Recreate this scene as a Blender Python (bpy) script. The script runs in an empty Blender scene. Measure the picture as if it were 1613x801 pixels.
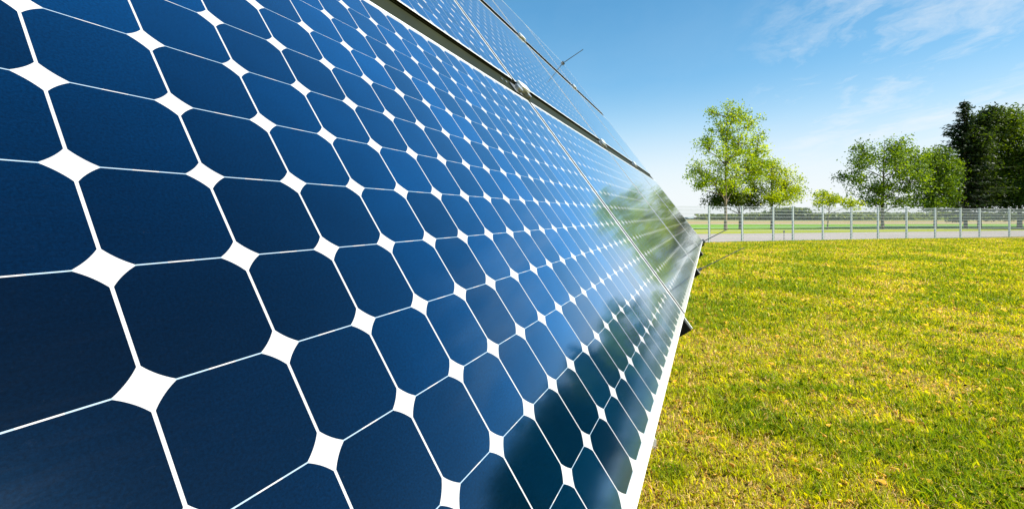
import bpy, bmesh, math, random
import numpy as np
from mathutils import Vector, Matrix, noise

# ------------------------------------------------------------------ camera
H = 1.4                      # eye height (m)
F, CX, CY, W, HH = 646.165, 806.55, 342.43, 1613.0, 801.0
scene = bpy.context.scene
cd = bpy.data.cameras.new('camera'); cam = bpy.data.objects.new('camera', cd)
scene.collection.objects.link(cam); scene.camera = cam
cam.location = (0, 0, H); cam.rotation_euler = (math.pi/2, 0, 0)
cd.sensor_width = 36; cd.lens = F/W*36
cd.shift_x = (W/2-CX)/W; cd.shift_y = (CY-HH/2)/W
cd.clip_start = 0.02; cd.clip_end = 6000

# ------------------------------------------------------------------ light
SUN_AZ, SUN_EL = math.radians(112), math.radians(41)    # azimuth from +Y (view direction) towards +X
sd = Vector((math.sin(SUN_AZ)*math.cos(SUN_EL), math.cos(SUN_AZ)*math.cos(SUN_EL), math.sin(SUN_EL)))
sl = bpy.data.lights.new('sun', 'SUN'); so = bpy.data.objects.new('sun', sl); scene.collection.objects.link(so)
sl.energy = 5.0; sl.angle = math.radians(0.5); sl.color = (1, .95, .86)
so.rotation_euler = sd.to_track_quat('Z', 'Y').to_euler(); so.location = (20, -10, 30)

wd = bpy.data.worlds.new('World'); scene.world = wd; wd.use_nodes = True
def nodes_of(tree):
    nt = tree; N = nt.nodes; L = nt.links
    def n(t, ins=None, **kw):
        nd = N.new(t)
        for k, v in kw.items(): setattr(nd, k, v)
        for k, v in (ins or {}).items():
            s = nd.inputs[k]
            if isinstance(v, bpy.types.NodeSocket): L.new(v, s)
            else: s.default_value = v
        return nd
    def m(op, a, b=None, c=None, clamp=False):
        ins = {0: a}
        if b is not None: ins[1] = b
        if c is not None: ins[2] = c
        nd = n('ShaderNodeMath', ins, operation=op); nd.use_clamp = clamp
        return nd.outputs[0]
    def mix(f, a, b, bt='MIX'):
        nd = n('ShaderNodeMix', data_type='RGBA', blend_type=bt)
        for k, v in ((0, f), (6, a), (7, b)):
            if isinstance(v, bpy.types.NodeSocket): L.new(v, nd.inputs[k])
            else: nd.inputs[k].default_value = v if k == 0 or len(v) == 4 else (*v, 1)
        return nd.outputs[2]
    return n, m, mix, L
N = wd.node_tree.nodes; N.clear()
n, m, mix, L = nodes_of(wd.node_tree)
sky = n('ShaderNodeTexSky', sky_type='NISHITA', sun_disc=False, sun_elevation=SUN_EL, sun_rotation=SUN_AZ,
        altitude=300, air_density=1.0, dust_density=0.6, ozone_density=2.5)
tc = n('ShaderNodeTexCoord')
sep = n('ShaderNodeSeparateXYZ', {0: tc.outputs['Generated']})
dx, dy, dz = sep.outputs
zc = m('MAXIMUM', dz, 0.03)
# cirrus sheet: direction projected on a high plane
px = m('DIVIDE', dx, m('ADD', zc, .06)); py = m('DIVIDE', dy, m('ADD', zc, .06))
pv = n('ShaderNodeCombineXYZ', {0: px, 1: py, 2: 0.0}).outputs[0]
rot = n('ShaderNodeMapping', {'Vector': n('ShaderNodeMapping', {'Vector': pv, 'Rotation': (0, 0, math.radians(-73))}).outputs[0], 'Scale': (0.75, 3.0, 1)}).outputs[0]
warp = n('ShaderNodeTexNoise', {'Vector': pv, 'Scale': 1.6, 'Detail': 5.0}).outputs['Color']
rv = n('ShaderNodeVectorMath', {0: rot, 1: n('ShaderNodeVectorMath', {0: warp, 3: 1.9}, operation='SCALE').outputs[0]}, operation='ADD').outputs[0]
c1 = n('ShaderNodeTexNoise', {'Vector': rv, 'Scale': 1.25, 'Detail': 9.0, 'Roughness': .62}).outputs[0]
c2 = n('ShaderNodeTexNoise', {'Vector': pv, 'Scale': .55, 'Detail': 2.0}).outputs[0]
def blob(v, k0, k1):
    vv = Vector(v).normalized()
    dt = n('ShaderNodeVectorMath', {0: tc.outputs['Generated'], 1: vv[:]}, operation='DOT_PRODUCT').outputs['Value']
    return n('ShaderNodeMapRange', {0: dt, 1: k0, 2: k1}, interpolation_type='SMOOTHSTEP').outputs[0]
wisp = n('ShaderNodeMapRange', {0: m('ADD', c1, m('MULTIPLY', m('SUBTRACT', c2, .5), .9)), 1: .42, 2: .72}).outputs[0]
bl = blob((1.06, 1, .43), .945, .99)
wisp = m('MULTIPLY', wisp, m('ADD', m('MULTIPLY', bl, .52), .02))
low = n('ShaderNodeMapRange', {0: dz, 1: .30, 2: .02, 3: 0.0, 4: 1.0}, interpolation_type='SMOOTHSTEP').outputs[0]
veil = m('MULTIPLY', m('POWER', low, 1.4), m('ADD', m('MULTIPLY', blob((.75, 1, .12), .80, 1.0), .35), .60))
cl = m('SUBTRACT', 1.0, m('MULTIPLY', m('SUBTRACT', 1.0, wisp), m('SUBTRACT', 1.0, veil)))
cr = n('ShaderNodeValToRGB', {0: dz})
els = cr.color_ramp.elements
K = .214*6        # ramp holds colours below 1; scaled back by 6
for q, (p_, c_) in enumerate(((0.0, (.72, .86, .93)), (.10, (.60, .80, .92)), (.20, (.40, .69, .90)), (.30, (.21, .52, .82)), (.45, (.10, .37, .68)), (.9, (.04, .18, .46)))):
    e = els[q] if q < 2 else els.new(p_)
    e.position = p_; e.color = (c_[0]/K, c_[1]/K, c_[2]/K, 1)
grad = n('ShaderNodeVectorMath', {0: cr.outputs[0], 3: 6.0}, operation='SCALE').outputs[0]
skyc = mix(.72, mix(1.0, sky.outputs[0], (.74, 1.0, 1.05), 'MULTIPLY'), grad)
col = mix(cl, skyc, (4.3, 4.5, 4.6))
bg = n('ShaderNodeBackground', {'Color': col, 'Strength': .10})
n('ShaderNodeOutputWorld', {0: bg.outputs[0]})

vs = scene.view_settings
vs.view_transform = 'Standard'; vs.look = 'None'; vs.exposure = 1.1; vs.gamma = 1; vs.use_curve_mapping = False

# ------------------------------------------------------------------ helpers
C = scene.collection
rng = np.random.default_rng(7); random.seed(7)
def G(x, y, z=0.0):
    """pixel of the photograph -> point at height z"""
    Y = F*(H-z)/(y-CY); return Vector(((x-CX)/F*Y, Y, z))
def at(x, y, Y):
    return Vector(((x-CX)/F*Y, Y, H-(y-CY)/F*Y))
def tag(o, label=None, cat=None, group=None, kind=None):
    if label: o['label'] = label
    if cat: o['category'] = cat
    if group: o['group'] = group
    if kind: o['kind'] = kind
    return o
def empty(name, loc, label=None, cat=None, group=None):
    o = bpy.data.objects.new(name, None); C.objects.link(o); o.location = loc; o.empty_display_size = .2
    return tag(o, label, cat, group)
def mesh_np(name, V, Fc, mat, parent=None, col=None, smooth=False):
    """Fc: int array (n,k) with constant k"""
    V = np.asarray(V, 'f'); Fc = np.asarray(Fc, 'i')
    me = bpy.data.meshes.new(name)
    k = Fc.shape[1]
    me.vertices.add(len(V)); me.vertices.foreach_set('co', V.ravel())
    me.loops.add(Fc.size); me.loops.foreach_set('vertex_index', Fc.ravel())
    me.polygons.add(len(Fc)); me.polygons.foreach_set('loop_start', np.arange(0, Fc.size, k, dtype='i'))
    me.polygons.foreach_set('loop_total', np.full(len(Fc), k, 'i'))
    if smooth: me.polygons.foreach_set('use_smooth', np.ones(len(Fc), bool))
    if col is not None:
        a = me.color_attributes.new('tone', 'FLOAT_COLOR', 'POINT')
        c4 = np.ones((len(V), 4), 'f'); c4[:, :3] = col; a.data.foreach_set('color', c4.ravel())
    me.update(calc_edges=True); me.validate()
    me.materials.append(mat)
    o = bpy.data.objects.new(name, me); C.objects.link(o)
    if parent: o.parent = parent
    return o
class MB:
    def __init__(s): s.v = []; s.f = []
    def add(s, V, Fc):
        b = len(s.v); s.v += [tuple(v) for v in V]; s.f += [tuple(i+b for i in f) for f in Fc]
    def hexa(s, p):
        s.add(p, [(0, 3, 2, 1), (4, 5, 6, 7), (0, 1, 5, 4), (1, 2, 6, 5), (2, 3, 7, 6), (3, 0, 4, 7)])
    def box(s, x0, x1, y0, y1, z0, z1, T=lambda x, y, z: (x, y, z)):
        s.hexa([T(*q) for q in ((x0, y0, z0), (x1, y0, z0), (x1, y1, z0), (x0, y1, z0), (x0, y0, z1), (x1, y0, z1), (x1, y1, z1), (x0, y1, z1))])
    def tube(s, a, b, r0, r1=None, k=6, cap=True):
        a = Vector(a); b = Vector(b); r1 = r0 if r1 is None else r1
        d = (b-a).normalized(); u = d.orthogonal().normalized(); w = d.cross(u)
        ring = lambda p, r: [p+u*math.cos(t)*r+w*math.sin(t)*r for t in [2*math.pi*q/k for q in range(k)]]
        V = ring(a, r0)+ring(b, r1); Fc = [(q, (q+1) % k, k+(q+1) % k, k+q) for q in range(k)]
        if cap: Fc += [tuple(range(k-1, -1, -1)), tuple(range(k, 2*k))]
        s.add(V, Fc)
    def path(s, pts, rs, k=7):
        base = len(s.v); pts = [Vector(p) for p in pts]
        for i, p in enumerate(pts):
            d = (pts[min(i+1, len(pts)-1)]-pts[max(i-1, 0)]).normalized()
            u = d.cross(Vector((.31, .95, .02))).normalized(); w = d.cross(u)
            for q in range(k):
                t = 2*math.pi*q/k; s.v.append(tuple(p+(u*math.cos(t)+w*math.sin(t))*rs[i]))
        for i in range(len(pts)-1):
            for q in range(k):
                s.f.append((base+i*k+q, base+i*k+(q+1) % k, base+(i+1)*k+(q+1) % k, base+(i+1)*k+q))
    def build(s, name, mat, parent=None, smooth=False, bevel=0):
        me = bpy.data.meshes.new(name); me.from_pydata(s.v, [], s.f); me.update()
        bm = bmesh.new(); bm.from_mesh(me); bmesh.ops.recalc_face_normals(bm, faces=bm.faces)
        if bevel: bmesh.ops.bevel(bm, geom=bm.edges[:], offset=bevel, segments=2, affect='EDGES', profile=.6)
        bm.to_mesh(me); bm.free()
        if smooth:
            for p in me.polygons: p.use_smooth = True
        me.materials.append(mat)
        o = bpy.data.objects.new(name, me); C.objects.link(o)
        if parent: o.parent = parent
        return o
def new_mat(name):
    mt = bpy.data.materials.new(name); mt.use_nodes = True; mt.node_tree.nodes.clear()
    n, m, mix, L = nodes_of(mt.node_tree)
    return mt, n, m, mix, L
def simple(name, color, rough=.6, metal=0., var=.15, scale=8., bump=0.):
    mt, n, m, mix, L = new_mat(name)
    tc = n('ShaderNodeTexCoord')
    t = n('ShaderNodeTexNoise', {'Vector': tc.outputs['Object'], 'Scale': scale, 'Detail': 6.0, 'Roughness': .65}).outputs[0]
    f = m('ADD', m('MULTIPLY', m('SUBTRACT', t, .5), var*4), 1.0)
    cc = n('ShaderNodeCombineColor', {0: f, 1: f, 2: f}).outputs[0]
    b = n('ShaderNodeBsdfPrincipled', {'Base Color': mix(1., color, cc, 'MULTIPLY'), 'Roughness': rough, 'Metallic': metal})
    L.new(m('ADD', m('MULTIPLY', m('SUBTRACT', t, .5), .4), rough, clamp=True), b.inputs['Roughness'])
    if bump:
        L.new(n('ShaderNodeBump', {'Height': t, 'Distance': bump}).outputs[0], b.inputs['Normal'])
    n('ShaderNodeOutputMaterial', {0: b.outputs[0]}); return mt

M = {}
M['galv'] = simple('galvanised_steel', (.40, .45, .44), .45, .35, .08, 20)
M['alu'] = simple('aluminium_frame', (.80, .81, .78), .35, .25, .05, 30)
M['rail'] = simple('olive_rail', (.014, .017, .006), .55, .0, .25, 5)
M['rail'].node_tree.nodes['Principled BSDF'].inputs['Specular IOR Level'].default_value = .12
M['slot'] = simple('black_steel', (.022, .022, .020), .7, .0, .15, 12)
M['steel'] = simple('dark_steel', (.12, .13, .13), .5, .4, .15, 12)
M['bolt'] = simple('zinc_bolt', (.55, .55, .52), .3, .8, .1, 20)
M['rod'] = simple('rod_metal', (.16, .165, .16), .5, .5, .1, 10)
M['concrete'] = simple('concrete', (.38, .37, .34), .9, 0, .12, 6, .01)
M['bark'] = simple('bark', (.17, .13, .09), .9, 0, .25, 5, .03)
M['darkbark'] = simple('dark_bark', (.07, .055, .04), .9, 0, .25, 5, .03)
M['seam_shade'] = simple('brown_black_shade', (.012, .008, .004), .8, 0, .1, 10)  # near-black brown: shade of the gaps between panels, put into the colour
for k_ in ('seam_shade', 'slot'):
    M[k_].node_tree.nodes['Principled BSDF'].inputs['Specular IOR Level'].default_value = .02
M['back'] = simple('back_sheet', (.70, .70, .70), .6, 0, .03, 5)

# solar laminate ---------------------------------------------------
def panel_material():
    mt, n, m, mix, L = new_mat('solar_laminate')
    uv = n('ShaderNodeUVMap', uv_map='cells').outputs[0]
    rg = n('ShaderNodeUVMap', uv_map='span').outputs[0]       # 0..1 inside the cell field, outside = margin
    s = n('ShaderNodeSeparateXYZ', {0: uv}); r = n('ShaderNodeSeparateXYZ', {0: rg})
    fx = m('ABSOLUTE', m('SUBTRACT', m('FRACT', s.outputs[0]), .5)); fy = m('ABSOLUTE', m('SUBTRACT', m('FRACT', s.outputs[1]), .5))
    rr = m('SQRT', m('ADD', m('MULTIPLY', fx, fx), m('MULTIPLY', fy, fy)))
    inr = lambda q: m('MULTIPLY', m('GREATER_THAN', q, 0.0), m('LESS_THAN', q, 1.0))
    cell = m('MULTIPLY', m('MULTIPLY', m('LESS_THAN', fx, .4880), m('LESS_THAN', fy, .4945)), m('LESS_THAN', rr, .5885))
    cell = m('MULTIPLY', cell, m('MULTIPLY', inr(r.outputs[0]), inr(r.outputs[1])))
    ctr = n('ShaderNodeVectorMath', {0: uv}, operation='FLOOR').outputs[0]
    wn = n('ShaderNodeTexWhiteNoise', {'Vector': ctr}, noise_dimensions='3D')
    fine = n('ShaderNodeTexNoise', {'Vector': uv, 'Scale': 42.0, 'Detail': 5.0, 'Roughness': .8}).outputs[0]
    mott = n('ShaderNodeTexNoise', {'Vector': uv, 'Scale': 1.3, 'Detail': 5.0}).outputs[0]
    tone = m('MULTIPLY', m('ADD', .72, m('MULTIPLY', wn.outputs[0], .56)), m('MAXIMUM', .1, m('ADD', -.3, m('MULTIPLY', fine, 2.6))))
    tone = m('MULTIPLY', tone, m('ADD', .8, m('MULTIPLY', mott, .4)))
    tcol = n('ShaderNodeCombineColor', {0: tone, 1: tone, 2: tone}).outputs[0]
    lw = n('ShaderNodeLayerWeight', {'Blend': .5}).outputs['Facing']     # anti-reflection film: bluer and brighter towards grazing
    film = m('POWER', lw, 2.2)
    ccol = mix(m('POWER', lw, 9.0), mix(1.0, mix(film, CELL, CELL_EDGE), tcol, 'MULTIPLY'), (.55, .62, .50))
    # ribbon between cells along the rows
    rib = m('MULTIPLY', m('GREATER_THAN', fy, .4945), m('MULTIPLY', m('GREATER_THAN', fx, .10), m('LESS_THAN', fx, .335)))
    stain = n('ShaderNodeMapRange', {0: mott, 1: .35, 2: .65}).outputs[0]
    back = mix(m('MULTIPLY', rib, .75), mix(stain, (.33, .335, .34), (.40, .40, .39)), (.16, .27, .36))
    # dust and small dried specks
    dn = n('ShaderNodeTexNoise', {'Vector': uv, 'Scale': 14.0, 'Detail': 8.0, 'Roughness': .75}).outputs[0]
    speck = n('ShaderNodeMapRange', {0: dn, 1: .675, 2: .74}).outputs[0]
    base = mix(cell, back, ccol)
    # thin uneven film of dust, thicker along the lower edge of each panel, with dried water marks
    wm = n('ShaderNodeTexNoise', {'Vector': n('ShaderNodeMapping', {'Vector': uv, 'Scale': (1.0, 7.0, 1)}).outputs[0], 'Scale': .8, 'Detail': 7.0, 'Roughness': .7, 'Distortion': 1.2}).outputs[0]
    line = n('ShaderNodeMapRange', {0: m('ABSOLUTE', m('SUBTRACT', wm, .5)), 1: .006, 2: .0, 3: 0.0, 4: 1.0}).outputs[0]
    lowe = n('ShaderNodeMapRange', {0: r.outputs[1], 1: .90, 2: 1.0}).outputs[0]
    dusty = m('ADD', m('MULTIPLY', n('ShaderNodeMapRange', {0: wm, 1: .45, 2: .75}).outputs[0], .5), m('MULTIPLY', lowe, m('ADD', .1, m('MULTIPLY', mott, .6))), clamp=True)
    base = mix(m('ADD', m('MULTIPLY', dusty, .007), m('MULTIPLY', m('MULTIPLY', line, m('GREATER_THAN', dn, .56)), .04)), base, (.42, .38, .30))
    base = mix(m('MULTIPLY', speck, .45), base, (.30, .27, .22))
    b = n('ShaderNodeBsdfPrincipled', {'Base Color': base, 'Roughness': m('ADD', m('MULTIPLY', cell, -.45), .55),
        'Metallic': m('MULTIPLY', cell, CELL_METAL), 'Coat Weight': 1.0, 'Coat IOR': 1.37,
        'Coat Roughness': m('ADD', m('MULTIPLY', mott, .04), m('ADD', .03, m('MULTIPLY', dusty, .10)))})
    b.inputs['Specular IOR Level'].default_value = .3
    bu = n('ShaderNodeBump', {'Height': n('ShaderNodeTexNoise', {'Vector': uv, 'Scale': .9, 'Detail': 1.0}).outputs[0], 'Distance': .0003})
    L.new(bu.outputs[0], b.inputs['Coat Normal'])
    n('ShaderNodeOutputMaterial', {0: b.outputs[0]}); return mt
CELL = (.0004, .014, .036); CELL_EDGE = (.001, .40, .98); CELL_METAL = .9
M['cell'] = panel_material()

# ground materials ---------------------------------------------------
def ground_mat(name, cols, sc=(.6, 6., 40.), rough=.95, bump=.02):
    mt, n, m, mix, L = new_mat(name)
    P = n('ShaderNodeTexCoord').outputs['Object']
    a = n('ShaderNodeTexNoise', {'Vector': P, 'Scale': sc[0], 'Detail': 4.0}).outputs[0]
    b_ = n('ShaderNodeTexNoise', {'Vector': P, 'Scale': sc[1], 'Detail': 6.0, 'Roughness': .7}).outputs[0]
    c = n('ShaderNodeTexNoise', {'Vector': P, 'Scale': sc[2], 'Detail': 4.0, 'Roughness': .7}).outputs[0]
    f = m('ADD', m('MULTIPLY', a, .5), m('MULTIPLY', b_, .5))
    f1 = n('ShaderNodeMapRange', {0: f, 1: .42, 2: .58}).outputs[0]
    col = mix(f1, cols[0], cols[1])
    f2 = n('ShaderNodeMapRange', {0: c, 1: .50, 2: .66}).outputs[0]
    col = mix(m('MULTIPLY', f2, .8), col, cols[2])
    bs = n('ShaderNodeBsdfPrincipled', {'Base Color': col, 'Roughness': rough})
    bs.inputs['Specular IOR Level'].default_value = .15
    if bump: L.new(n('ShaderNodeBump', {'Height': c, 'Distance': bump}).outputs[0], bs.inputs['Normal'])
    n('ShaderNodeOutputMaterial', {0: bs.outputs[0]}); return mt
M['soil'] = ground_mat('lawn_soil', ((.20, .19, .010), (.30, .22, .05), (.12, .08, .03)), (.5, 5., 60.))
M['field'] = ground_mat('far_field', ((.22, .24, .05), (.26, .22, .08), (.2, .2, .06)), (.01, .05, .5), bump=0)
M['verge'] = ground_mat('verge', ((.24, .28, .008), (.30, .31, .010), (.19, .24, .008)), (.08, .6, 4.), bump=.02)
M['crop'] = ground_mat('young_crop', ((.11, .26, .006), (.15, .30, .008), (.09, .21, .006)), (.05, .4, 3.), bump=.02)
M['plough'] = ground_mat('ploughed', ((.30, .21, .10), (.34, .26, .12), (.27, .20, .09)), (.02, .2, 1.), bump=0)
M['road'] = ground_mat('asphalt', ((.31, .27, .25), (.35, .305, .28), (.27, .24, .225)), (.15, 1.5, 30.), .85, bump=.003)

def leaf_mat(name, trans=.45):
    mt, n, m, mix, L = new_mat(name)
    a = n('ShaderNodeVertexColor', layer_name='tone').outputs[0]
    d = n('ShaderNodeBsdfPrincipled', {'Base Color': a, 'Roughness': .55})
    d.inputs['Specular IOR Level'].default_value = .3
    t = n('ShaderNodeBsdfTranslucent', {'Color': mix(1., a, (1.7, 1.45, .5), 'MULTIPLY')})
    x = n('ShaderNodeMixShader', {0: trans, 1: d.outputs[0], 2: t.outputs[0]})
    n('ShaderNodeOutputMaterial', {0: x.outputs[0]}); return mt
M['leaf'] = leaf_mat('leaves'); M['blade'] = leaf_mat('grass_blades', .35)

# ------------------------------------------------------------------ ground
def sheet(name, pts, z, mat, sub=1):
    mb = MB(); mb.add([(p[0], p[1], z) for p in pts], [tuple(range(len(pts)))])
    o = mb.build(name, mat); o['kind'] = 'structure'
    if o.data.polygons[0].normal.z < 0: o.data.flip_normals()
    return o
def lin(a, b, t): return a+(b-a)*t
def edge(p1, p2, ext0=-3.0, ext1=3.0):
    a, b = G(*p1), G(*p2); return lin(a, b, ext0), lin(a, b, ext1)
FA, FB = G(1117, 382.0), G(1595, 373.0)              # fence foot line
def strip(name, e0, e1, z, mat):
    return sheet(name, [e0[0], e0[1], e1[1], e1[0]], z, mat)
sheet('ground', [(-3500, -3500), (3500, -3500), (3500, 3500), (-3500, 3500)], -.10, M['field'])
f0, f1 = lin(FA, FB, -3.0), lin(FA, FB, 3.0)
fn = (FB-FA).normalized(); fp = Vector((-fn.y, fn.x, 0))       # fp points away from camera
if fp.y < 0: fp = -fp
road_far = edge((1117, 367.6), (1600, 362.6))
sheet('lawn', [(-60, -40), (110, -40), f1+fp*.15, f0+fp*.15], 0, M['soil'])
strip('road', (f0+fp*.15, f1+fp*.15), road_far, -.03, M['road'])
vf = edge((1117, 360.5), (1600, 358.5)); strip('verge', road_far, vf, -.02, M['verge'])
cf = edge((1117, 353.2), (1600, 352.4), -4, 4); strip('crop_field', vf, cf, -.04, M['crop'])
pf = edge((1117, 348.3), (1600, 348.0), -5, 5); strip('ploughed_field', cf, pf, -.06, M['plough'])

# ------------------------------------------------------------------ solar array
S = .13
cam2w = lambda v: Vector((v[0], v[2], -v[1]))
U = cam2w((.433291, -.005966, .901234)); Vv = cam2w((.531115, .809582, -.249988)); Nn = cam2w((-.728131, .586977, .353953))
T0 = cam2w((-4.145279, -1.239281, 3.608453)); CAM = Vector((0, 0, H))
def PW(i, j, z=0.0): return CAM+S*(T0+U*i+Vv*j+Nn*z)          # z > 0 is behind the glass
ab = PW(38, 0, 8); ABASE = Vector((ab.x, ab.y, 0))
PL = lambda i, j, z=0.0: tuple(PW(i, j, z)-ABASE)
array = empty('solar_array', ABASE, 'large tilted array of dark blue solar panels with white diamonds between the cells', 'solar array')
seams = [19.325, 38.975, 58.625]; I_END = 78.2
GAP = .165
cols = [(-8, 19, -8.2, 19.325-GAP), (19.65, 38.65, 19.325+GAP, 38.975-GAP), (39.3, 58.3, 38.975+GAP, 58.625-GAP), (58.95, 77.95, 58.625+GAP, I_END)]
rows = [(-6, 7, -6.2, 7.25), (-21, -8, -21.2, -7.8), (-36, -23, -36.2, -22.8)]
FT, FWD = .13, .07      # frame depth and lip width
for (j0, j1, ja, jb) in rows:
    for (i0, i1, ia, ib) in cols:
        # laminate
        mb = MB(); mb.box(ia+FWD+.002, ib-FWD-.002, ja+FWD+.002, jb-FWD-.002, 0, .05, PL)
        o = mb.build('panel', M['cell'], array)
        me = o.data
        u1 = me.uv_layers.new(name='cells'); u2 = me.uv_layers.new(name='span')
        for lp in me.loops:
            w = Vector(me.vertices[lp.vertex_index].co)+ABASE-CAM-S*T0
            a, b = w.dot(U)/S, w.dot(Vv)/S
            u1.data[lp.index].uv = (a-i0+40, b+40)
            u2.data[lp.index].uv = ((a-i0)/(i1-i0), (b-j0)/(j1-j0))
        fr = MB(); z0 = -.012
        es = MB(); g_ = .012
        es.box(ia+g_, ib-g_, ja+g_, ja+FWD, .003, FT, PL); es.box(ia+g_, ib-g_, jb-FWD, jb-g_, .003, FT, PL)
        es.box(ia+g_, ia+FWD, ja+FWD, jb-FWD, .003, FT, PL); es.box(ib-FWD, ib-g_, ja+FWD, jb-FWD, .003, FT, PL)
        es.build('edge_shade', M['seam_shade'], o)  # frame side walls coloured dark to paint the shade inside the seam gap
        fr.box(ia, ib, ja, ja+FWD, z0, .001, PL); fr.box(ia, ib, jb-FWD, jb, z0, .001, PL)
        fr.box(ia, ia+FWD, ja+FWD, jb-FWD, z0, .001, PL); fr.box(ib-FWD, ib, ja+FWD, jb-FWD, z0, .001, PL)
        fr.build('frame', M['alu'], o)
        jb_ = MB(); jb_.box((ia+ib)/2-.7, (ia+ib)/2+.7, ja+1, ja+2.0, .052, .25, PL); jb_.build('junction_box', M['steel'], o)
# horizontal rails in the gaps between the rows
for (ja, jb) in ((-7.95, -6.05), (-22.95, -21.05)):
    mb = MB(); mb.box(-8, I_END+.9, ja, jb, .15, 1.0, PL)
    # rolled lip along the upper edge
    mb.box(-8, I_END+.9, ja+.10, ja+.17, .02+.06, .149, PL)
    mb.build('cross_rail', M['rail'], array)
for (ja, jb) in ((-35.0, -34.2), (5.2, 6.0)):
    mb = MB(); mb.box(-8, I_END+.4, ja, jb, .15, .95, PL); mb.build('cross_rail', M['steel'], array)
# open channels under the seams, running down the slope
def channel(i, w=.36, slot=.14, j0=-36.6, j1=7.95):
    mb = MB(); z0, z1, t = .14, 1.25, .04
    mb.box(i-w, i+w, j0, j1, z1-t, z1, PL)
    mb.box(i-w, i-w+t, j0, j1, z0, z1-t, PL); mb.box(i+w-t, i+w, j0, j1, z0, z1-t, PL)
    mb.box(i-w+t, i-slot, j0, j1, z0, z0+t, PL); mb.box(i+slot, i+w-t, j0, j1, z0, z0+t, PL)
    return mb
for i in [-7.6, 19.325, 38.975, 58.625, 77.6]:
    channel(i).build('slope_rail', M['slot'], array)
    for j in (3.5, -31.0):
        a = PW(i, j, 1.26)-ABASE; b = Vector((a.x, a.y, -ABASE.z))
        mb = MB(); mb.tube(b, a, .045, k=10); mb.build('support_post', M['galv'], array, smooth=False)
        mb = MB(); mb.box(b.x-.2, b.x+.2, b.y-.2, b.y+.2, -.2, .06); mb.build('footing', M['concrete'], array)
    a = PW(i, 2.0, 1.26)-ABASE; p = PW(i, -31, 1.26)-ABASE; b = Vector((p.x, p.y, .25))
    mb = MB(); mb.tube(a, b, .022, k=8); mb.build('brace', M['galv'], array)
# clamps
for jc in (-7.25, -22.2):
    for ic in (19.45, 38.85, 58.0):
        mb = MB(); mb.box(ic-.10, ic+1.05, jc-.42, jc+.10, -.22, -.05, PL)
        mb.box(ic-.05, ic+1.0, jc-.36, jc+.04, -.05, .15, PL)
        cl = mb.build('clamp', M['alu'], array, bevel=.004)
        for bi, br, bz in ((.85, .024, -.10), (-.55, .032, -.16)):
            bt = MB(); bt.tube(PL(ic+bi, jc+.28, .15), PL(ic+bi, jc+.28, bz), br, k=12); bt.build('bolt', M['bolt'], cl, bevel=.003)
        b2 = MB(); b2.box(ic-1.0, ic-.1, jc-.15, jc+.55, .06, .15, PL)
        b2.build('bracket', M['steel'], cl, bevel=.002)
        for q in (1.6, 2.1):
            s_ = MB(); s_.tube(PL(ic-q, jc+.05, .15), PL(ic-q, jc+.05, .08), .010, k=8); s_.build('screw', M['bolt'], array)
# bottom hooks and thin rods
for ic in (19.325, 38.975, 58.625):
    mb = MB(); mb.box(ic-.22, ic-.10, 7.256, 7.93, .06, .135, PL); mb.build('end_cap', M['alu'], array)
RD = cam2w((3.46, -2.05, -1)).normalized()
for (i, j, ln) in ((38.95, 7.6, .56), (77.5, 7.3, .62), (77.3, -36.1, .62)):
    a = PW(i, j, .1)-ABASE
    mb = MB(); mb.tube(a-RD*.03, a+RD*ln, .0055 if j > 0 and i < 50 else .011, .0045 if j > 0 and i < 50 else .009, k=8)
    mb.tube(a-RD*.02, a+RD*.05, .018 if i < 50 else .05, k=8)
    mb.build('thin_rod', M['rod'], array)

# ------------------------------------------------------------------ fence
fence = empty('mesh_fence', FA, 'pale galvanised wire mesh fence with square posts between the lawn and the road', 'fence')
xs_px = [1117, 1169, 1218, 1249, 1296, 1341, 1383, 1428, 1473, 1513, 1543, 1590]
def on_fence(px):       # intersection of pixel column with the fence foot line
    k = (px-CX)/F; d = FB-FA; t = (k*FA.y-FA.x)/(d.x-k*d.y); return t
ts = [on_fence(p) for p in xs_px]
st = (ts[6]-ts[4])/2
ts = [ts[0]-3*st, ts[0]-2*st, ts[0]-st]+ts+[ts[-1]+st*q for q in range(1, 5)]
FH = 2.0
perp = fp
for q, t in enumerate(ts):
    p = lin(FA, FB, t)-FA
    T = lambda x, y, z, p=p: tuple(p+fn*x+perp*y+Vector((0, 0, z)))
    mb = MB(); mb.box(-.045, .045, -.04, .04, -.3, FH+.06, T); po = mb.build('post', M['galv'], fence)
    mb = MB(); mb.box(-.05, .05, -.045, .045, FH+.062, FH+.075, T); mb.build('cap', M['steel'], po)
    if q < len(ts)-1:
        p2 = lin(FA, FB, ts[q+1])-FA; Ln = (p2-p).length
        mb = MB()
        for k in range(11):
            z = .06+k*.194
            mb.box(.05, Ln-.05, -.066, -.052, z-.009, z+.009, T)
            mb.box(.05, Ln-.05, -.046, -.042, z-.009, z+.009, T)
        nv = int(Ln/.05)
        for k in range(1, nv):
            x = Ln*k/nv; mb.box(x-.002, x+.002, -.0515, -.0465, .03, FH+.02, T)
        mb.build('wire_panel', M['galv'], fence)

# small marker post on the road edge
mp = G(1235, 378.0); mb = MB(); mb.tube((0, 0, 0), (0, 0, .52), .018, k=8); mb.box(-.04, .04, -.02, .02, .50, .62)
o = mb.build('marker_post', M['rod']); o.location = (mp.x, mp.y, -.03)
tag(o, 'thin short dark marker post on the road just behind the fence', 'marker post')

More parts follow.
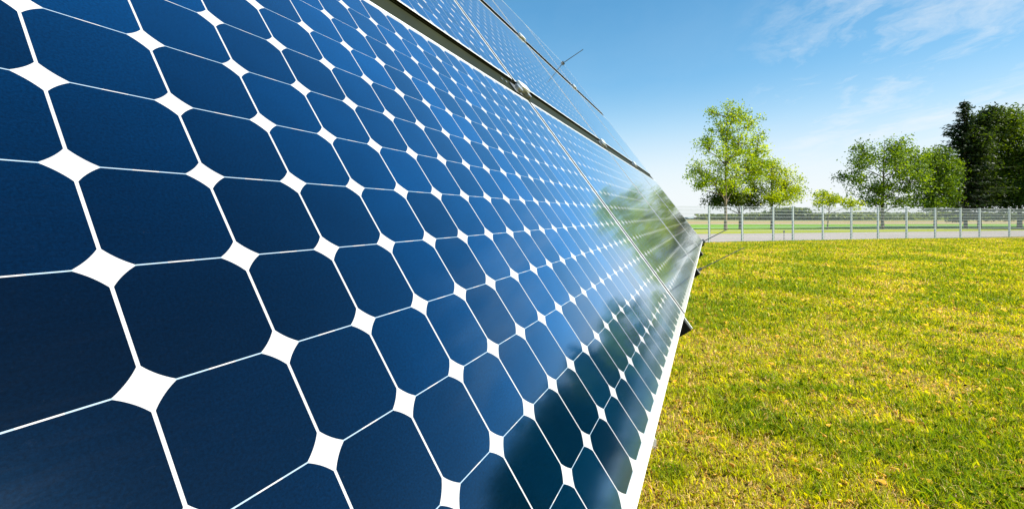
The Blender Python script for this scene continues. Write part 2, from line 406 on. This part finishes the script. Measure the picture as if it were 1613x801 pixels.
# ------------------------------------------------------------------ trees
def tri_noise(P, s, seed):
    return np.array([noise.noise(Vector((p[0]*s+seed, p[1]*s-seed, p[2]*s+seed*.37))) for p in P])
def tree(name, base_px, lobes, label, tones, density=1.0, leaf=.22, trunk=.2, stems=None, bark='bark', lean=(0, 0), seed=1, group=None, split=.35,
         shell=.55, tw_r=.55, per=26, depthk=1.0, flat=.8):
    """lobes in photograph pixels: (cx, cy, rx, ry); they become ellipsoids at the tree's own distance and real size"""
    r = np.random.default_rng(seed); rd = random.Random(seed)
    B = G(*base_px); Y = B.y; k = Y/F
    t = empty(name, (B.x, B.y, -.03), label, 'tree', 'trees beyond the fence')
    crown_c = np.mean([l[0] for l in lobes]); top = min(l[1]-l[3] for l in lobes)
    Ls = []
    for li, (cx, cy, rx, ry) in enumerate(lobes):
        c = at(cx, cy, Y)-Vector((B.x, B.y, 0))
        off = (rd.random()-.5)*depthk*.9*max(rx, ry)*k if len(lobes) > 1 else 0
        Ls.append((Vector((c.x, c.y+off, c.z)), rx*k, max(rx, ry)*k*.85*depthk, ry*k))
    ztop = max(c.z+rz*.6 for c, rx, ry, rz in Ls)
    # trunk
    mb = MB(); npts = 9; axis = []
    ax0 = np.mean([c.x for c, *_ in Ls])*.6
    for q in range(npts):
        f = q/(npts-1); axis.append(Vector((ax0*f*f+lean[0]*f+math.sin(f*5+seed)*.10*f, lean[1]*f+math.cos(f*4+seed)*.1*f, ztop*f)))
    mb.path(axis, [trunk*(1.25 if q == 0 else 1)*(1-.86*q/(npts-1)) for q in range(npts)], 9)
    P, Cc = [], []
    def axis_at(z):
        f = max(0, min(.999, z/ztop))*(npts-1); a = int(f); return axis[a].lerp(axis[a+1], f-a)
    allP = []; tone_i = []
    zmin = min(c.z-rz for c, rx, ry, rz in Ls)
    for (c, rx, ry, rz) in Ls:
        vol = rx*ry*rz
        nt = max(3, int(density*5.5*(vol**.62)))
        hub = c-Vector((0, 0, rz*.35))
        st_ = axis_at(max(zmin*.75, hub.z-max(rx, rz)*.9))
        midp = st_.lerp(hub, .5)+Vector((0, 0, .1*rz))
        r0 = trunk*.42
        mb.path([st_, midp, hub, c+Vector((0, 0, rz*.5))], [r0, r0*.7, r0*.45, .015], 6)
        for q in range(nt):
            d = Vector((r.normal(), r.normal(), r.normal())).normalized()
            rad = (shell+(1-shell)*r.random()) if r.random() < .75 else r.random()*.7
            wob = 1+.35*noise.noise(d*1.7+Vector((seed, c.x, c.z)))
            tp = c+Vector((d.x*rx, d.y*ry, d.z*rz))*rad*wob
            # branchlet
            a = hub.lerp(c, r.random()); mm = a.lerp(tp, .55)+Vector((0, 0, .12*(tp-a).length))
            mb.path([a, mm, tp], [.035*trunk/.2, .02*trunk/.2, .006], 4)
            nl = int(per*(.5+r.random()))
            lp = r.normal(size=(nl, 3))*np.array([tw_r, tw_r, tw_r*flat])*(.6+.6*r.random())+np.array(tp)
            allP.append(lp); tone_i.append(np.full(nl, r.random()))
    mb.build('trunk', M[bark], t, smooth=True)
    A = np.concatenate(allP); ti = np.concatenate(tone_i); nL = len(A)
    # leaf rhombi
    nr = r.normal(size=(nL, 3)); nr[:, 2] += .5; nr /= np.linalg.norm(nr, axis=1)[:, None]
    u = np.cross(nr, r.normal(size=(nL, 3))); u /= np.linalg.norm(u, axis=1)[:, None]; w = np.cross(nr, u)
    sz = leaf*(.6+.8*r.random(nL))[:, None]
    Vt = np.stack([A-u*sz*.5, A-w*sz*.27+u*sz*.02, A+u*sz*.5, A+w*sz*.27-u*sz*.02], 1).reshape(-1, 3)
    Fc = np.arange(nL*4).reshape(-1, 4)
    a, b = np.array(tones[0]), np.array(tones[1])
    tt = np.clip(ti*.75+r.normal(size=nL)*.15+.12, 0, 1)[:, None]
    colr = (a*(1-tt)+b*tt)*(.9+.2*r.random((nL, 1)))
    mesh_np('crown', Vt, Fc, M['leaf'], t, np.repeat(colr, 4, 0))
    return t
YG = ((.10, .20, .008), (.44, .56, .008)); MG = ((.025, .07, .008), (.22, .35, .008)); DG = ((.016, .045, .008), (.10, .14, .008)); VG = ((.18, .27, .008), (.44, .53, .008))
tree('ash_tree', (1143, 361.5), [(1150, 182, 27, 24), (1185, 190, 17, 18), (1135, 205, 20, 20), (1165, 222, 30, 26), (1195, 225, 17, 22), (1113, 232, 17, 22), (1140, 252, 30, 24), (1180, 262, 28, 28), (1100, 268, 22, 17), (1125, 288, 26, 17), (1205, 258, 12, 20), (1097, 293, 14, 9), (1160, 290, 26, 20), (1120, 175, 8, 6)],
     'tallest tree left of centre, airy light green crown behind the fence', YG, 1.5, .23, .17, seed=3, per=60, tw_r=.42, shell=.5)
tree('maple_tree', (1166, 360.8), [(1130, 317, 18, 12), (1158, 312, 24, 15), (1186, 316, 19, 13), (1140, 305, 16, 10)],
     'low dark green tree under the crown of the tall airy one', DG, 4.5, .25, .16, bark='darkbark', seed=5, per=34, tw_r=.4)
tree('lime_tree', (1216, 360.8), [(1213, 272, 22, 22), (1193, 290, 20, 22), (1232, 290, 22, 20), (1250, 302, 17, 13), (1205, 308, 22, 14), (1232, 312, 20, 10), (1190, 262, 16, 16)],
     'rounded yellow green tree right beside the tallest one, its crown touching it', VG, 2.4, .22, .17, bark='darkbark', seed=8, per=64, tw_r=.42)
tree('young_tree', (1303, 361.0), [(1296, 312, 16, 9), (1316, 316, 18, 9), (1335, 322, 14, 7), (1305, 304, 9, 5), (1287, 320, 10, 6)],
     'small yellow green tree with a leaning trunk, between the two big groups', VG, 3.2, .24, .08, seed=9, per=36, tw_r=.3, lean=(.4, 0))
tree('field_maple', (1390, 360.5), [(1400, 232, 28, 17), (1365, 243, 26, 16), (1430, 250, 24, 22), (1345, 258, 18, 14), (1395, 262, 34, 22), (1350, 283, 24, 18), (1428, 283, 26, 24), (1390, 295, 34, 22), (1445, 270, 15, 20), (1380, 318, 24, 10), (1420, 315, 24, 12)],
     'broad mid green round tree with gaps in its crown, left of the dark group', MG, 1.5, .25, .17, bark='darkbark', seed=12, per=56, tw_r=.45)
tree('hornbeam_tree', (1473, 360.0), [(1488, 245, 20, 18), (1465, 262, 22, 22), (1497, 270, 22, 22), (1470, 295, 28, 24), (1500, 305, 22, 22), (1455, 318, 24, 12)],
     'darker green tree squeezed between the broad round one and the conifer', ((.026, .075, .007), (.13, .22, .007)), 2.8, .25, .16, bark='darkbark', seed=15, per=62, tw_r=.42)
tree('oak_tree', (1606, 359.0), [(1580, 190, 24, 18), (1612, 205, 34, 22), (1565, 215, 26, 26), (1645, 215, 26, 22), (1600, 240, 36, 28), (1640, 250, 34, 30), (1575, 265, 30, 32), (1610, 290, 40, 32), (1660, 285, 30, 30), (1580, 308, 32, 22), (1640, 316, 32, 16), (1555, 300, 24, 26)],
     'large dark green broadleaf tree at the right edge of the photo', ((.016, .048, .006), (.12, .20, .006)), 2.8, .28, .22, bark='darkbark', seed=21, per=66, tw_r=.5)
# trees standing further right: outside the frame, seen mirrored in the glass
for q, (az_, ds, hh, rr_) in enumerate(((56, 100, 22, 10), (62, 97, 23, 11), (68, 100, 24, 12), (75, 103, 22, 11))):
    x_, y_ = math.sin(math.radians(az_))*ds, math.cos(math.radians(az_))*ds
    k_ = F/y_; bx = CX+x_*k_
    tree('oak_tree', (bx, CY+H*k_), [(bx, CY+H*k_-hh*.68*k_, rr_*.8*k_, hh*.30*k_), (bx+rr_*.35*k_, CY+H*k_-hh*.38*k_, rr_*.9*k_, hh*.26*k_), (bx-rr_*.4*k_, CY+H*k_-hh*.42*k_, rr_*.8*k_, hh*.26*k_)],
         ('dark broadleaf tree beyond the right edge, first past the frame', 'second dark broadleaf tree past the right edge', 'third dark broadleaf tree past the right edge, the widest', 'fourth and farthest dark broadleaf tree past the right edge')[q],
         ((.012, .03, .006), (.06, .09, .008)), 1.0, .75, .36, bark='darkbark', seed=60+q, per=40, tw_r=1.3)
# conifer
def spruce(base_px, top_px, half_px, label):
    B = G(*base_px); Y = B.y; k = Y/F; r = np.random.default_rng(33)
    tp = at(*top_px, Y); h = tp.z; R = half_px*k
    t = empty('spruce_tree', (B.x, B.y, -.03), label, 'tree', 'trees beyond the fence')
    ox = tp.x-B.x
    mb = MB(); mb.path([(0, 0, 0), (ox*.4, 0, h*.45), (ox, 0, h)], [.2, .14, .02], 9)
    pts = []; dirs = []; z = h*.10
    while z < h*.995:
        f = z/h; rad = R*(1-f)**.85*(.7+.6*r.random())+.12
        for q in range(9 if f < .8 else 6):
            an = r.random()*6.283; rr = rad*(.55+.75*r.random())*(1.5 if r.random() < .12 else 1)
            c = Vector((ox*f, 0, z)); e = c+Vector((math.cos(an)*rr, math.sin(an)*rr, -.10*rr+.30*rr*(f > .6)))
            mid = c.lerp(e, .5)+Vector((0, 0, -.06*rr))
            mb.path([c, mid, e], [.03, .018, .005], 4)
            ns = int(34*rr/ max(R, .1)*2.4)+8
            for s_ in range(ns):
                g = (s_+r.random())/ns; p = c.lerp(mid, g*2) if g < .5 else mid.lerp(e, g*2-1)
                sp = .34*(1-.5*g)
                pts.append((p.x+r.normal()*sp*.6, p.y+r.normal()*sp*.6, p.z-abs(r.normal())*sp*.55)); dirs.append((math.cos(an)+r.normal()*.5, math.sin(an)+r.normal()*.5, -.35+r.normal()*.25))
        z += .30+.34*(1-f)
    mb.build('trunk', M['darkbark'], t, smooth=True)
    A = np.array(pts); D = np.array(dirs); nL = len(A); D /= np.linalg.norm(D, axis=1)[:, None]
    w = np.cross(D, r.normal(size=(nL, 3))*.5+np.array([0, 0, 1.])); w /= np.linalg.norm(w, axis=1)[:, None]
    sz = (.26+.2*r.random(nL))[:, None]
    Vt = np.stack([A-D*sz*.5, A-w*sz*.2, A+D*sz*.6, A+w*sz*.2], 1).reshape(-1, 3)
    a, b = np.array((.008, .024, .008)), np.array((.030, .060, .014))
    tt = r.random((nL, 1)); colr = a*(1-tt)+b*tt
    mesh_np('crown', Vt, np.arange(nL*4).reshape(-1, 4), M['leaf'], t, np.repeat(colr, 4, 0))
spruce((1521, 359.5), (1519, 156), 60, 'dark pointed conifer rising above its neighbours at the right')
tree('beech_tree', (1543, 359.4), [(1540, 198, 18, 20), (1556, 186, 18, 16), (1530, 225, 20, 26), (1550, 235, 22, 26), (1535, 270, 22, 28), (1545, 308, 26, 24)],
     'nearly black broadleaf tree just right of the conifer, its crown merging with it', ((.010, .030, .006), (.05, .09, .008)), 4.0, .30, .18, bark='darkbark', seed=41, per=46, tw_r=.45)

# far hedge line (reads as one mass), one object
def far_wood():
    r = np.random.default_rng(5); P = []; tn = []
    for x in np.arange(1108, 1720, 2.0):
        Y = 235+25*math.sin(x*.013)
        hp = 4.5+5*abs(noise.noise(Vector((x*.021, 3.1, 0))))*2.2+2.0*noise.noise(Vector((x*.11, 1, 0)))
        if 1225 < x < 1262: hp = max(hp, 13*math.sqrt(max(0, 1-((x-1243)/19)**2))+2)
        if 1180 > x: hp *= .75
        hp = max(hp, 1.5); base = at(x, 347.6, Y); 
        nn = int(10+hp*9)
        k = Y/F
        for q in range(nn):
            P.append((base.x+r.normal()*1.6, Y+r.normal()*5, -.1+r.random()**.8*(hp+4.2)*k)); tn.append(noise.noise(Vector((x*.05, 7, 0)))*.5+.5)
    A = np.array(P); nL = len(A); tt = np.clip(np.array(tn)+r.normal(size=nL)*.15, 0, 1)[:, None]
    nr = r.normal(size=(nL, 3)); nr /= np.linalg.norm(nr, axis=1)[:, None]
    u = np.cross(nr, r.normal(size=(nL, 3))); u /= np.linalg.norm(u, axis=1)[:, None]; w = np.cross(nr, u)
    sz = (.7+.6*r.random(nL))[:, None]
    Vt = np.stack([A-u*sz, A-w*sz*.7, A+u*sz, A+w*sz*.7], 1).reshape(-1, 3)
    colr = np.array((.055, .10, .045))*(1-tt)+np.array((.15, .20, .06))*tt
    o = mesh_np('distant_hedge', Vt, np.arange(nL*4).reshape(-1, 4), M['leaf'], None, np.repeat(colr, 4, 0))
    tag(o, 'low distant hedge and scrub along the horizon behind the fields', 'hedge', kind='stuff')
far_wood()

# far barns
def barn(x0, x1, ytop, Y, depth, wallm, roofm, label, name):
    a, b = at(x0, 347, Y), at(x1, 347, Y); h = at(x0, ytop, Y).z; w = b.x-a.x
    t = empty(name, (a.x, Y, -.1), label, 'barn', 'far barns')
    e = h*.42
    mb = MB(); mb.box(0, w, 0, depth, 0, e); mb.build('wall', wallm, t)
    mb = MB(); o_ = .5
    mb.add([(-o_, -o_, e+.02), (w+o_, -o_, e+.02), (w+o_, depth+o_, e+.02), (-o_, depth+o_, e+.02), (w*.06, depth*.5, h), (w*.94, depth*.5, h)],
           [(3, 2, 1, 0), (0, 1, 5, 4), (2, 3, 4, 5), (1, 2, 5), (3, 0, 4)])
    mb.build('roof', roofm, t)
    for q in range(3):
        mb = MB(); mb.box(w*(.15+.27*q), w*(.15+.27*q)+w*.12, -.08, -.01, 0.02, e*.8); mb.build('door', M['steel'], t)
M['redroof'] = simple('red_roof', (.42, .15, .10), .8, 0, .1, .4)
M['greyroof'] = simple('grey_roof', (.22, .27, .27), .8, 0, .1, .4)
M['wall'] = simple('pale_wall', (.45, .42, .38), .9, 0, .08, .5)
barn(1086, 1103, 341.3, 300, 14, M['wall'], M['greyroof'], 'far barn with a low grey roof beside the red roofed one', 'grey_barn')
barn(1104, 1131, 341.0, 290, 14, M['wall'], M['redroof'], 'far barn with a long red roof at the horizon left of the trees', 'red_barn')

# ------------------------------------------------------------------ grass
def grass():
    r = np.random.default_rng(11)
    n = 480000
    # depth distribution: dense near the camera
    a, b = 1.45, 27.0; ex = .40
    u = r.random(n); Y = ((b**ex-a**ex)*u+a**ex)**(1/ex)
    X = Y*(.05+r.random(n)*1.42)
    # keep in front of the fence line
    keep = (X-FA.x)*fp.x+(Y-FA.y)*fp.y < .25
    X, Y = X[keep], Y[keep]; n = len(X)
    pat = np.array([noise.noise(Vector((x*.55, y*.55, 0)))+.8*noise.noise(Vector((x*1.9, y*1.9, 5))) for x, y in zip(X, Y)])
    fine = np.array([noise.noise(Vector((x*6.5, y*6.5, 9))) for x, y in zip(X, Y)])
    dry = np.clip(.46+pat*1.15+fine*1.0, 0, 1)            # 1 = dry and thin
    keep = r.random(n) > dry**2*.5
    X, Y, dry, fine = X[keep], Y[keep], dry[keep], fine[keep]; n = len(X)
    dead = r.random(n) < (.08+.34*dry**2)
    sc = np.clip(Y/3.0, .8, 4.5)
    ln = (.022+.040*r.random(n)**1.6)*(1.35-.60*dry)*np.clip(Y/5., 1, 1.5); wd_ = (.0030+.0022*r.random(n))*sc
    az = r.random(n)*6.283; lean = np.where(dead, 1.0+.5*r.random(n), .25+.9*r.random(n)); lean = np.clip(lean, 0, 1.45)
    ln = np.where(dead, ln*1.1, ln)
    dxy = np.stack([np.cos(az), np.sin(az)], 1)
    tip = np.stack([X+dxy[:, 0]*np.sin(lean)*ln, Y+dxy[:, 1]*np.sin(lean)*ln, np.cos(lean)*ln+.004], 1)
    mid = np.stack([X+dxy[:, 0]*np.sin(lean*.55)*ln*.5, Y+dxy[:, 1]*np.sin(lean*.55)*ln*.5, np.cos(lean*.55)*ln*.55+.003], 1)
    sx = r.random(n)*6.283; sv = np.stack([np.cos(sx), np.sin(sx), np.zeros(n)], 1)*wd_[:, None]*.5
    base = np.stack([X, Y, np.full(n, -.004)], 1)
    V = np.stack([base-sv, base+sv, mid+sv*.95, tip, mid-sv*.95], 1).reshape(-1, 3)
    Fc = np.arange(n*5).reshape(-1, 5)
    g1, g2, g3 = np.array((.14, .25, .004)), np.array((.57, .57, .006)), np.array((.66, .46, .18))
    t = np.clip(.18+dry*.90+r.normal(size=n)*.30, 0, 1)[:, None]
    colr = g1*(1-t)+g2*t; colr = np.where(dead[:, None], g3*(.65+.6*r.random((n, 1))), colr)*(.75+.5*r.random((n, 1)))
    o = mesh_np('grass', V, Fc, M['blade'], None, np.repeat(colr, 5, 0))
    tag(o, 'short yellow green grass with dry straw patches covering the lawn', 'grass', kind='stuff')
grass()
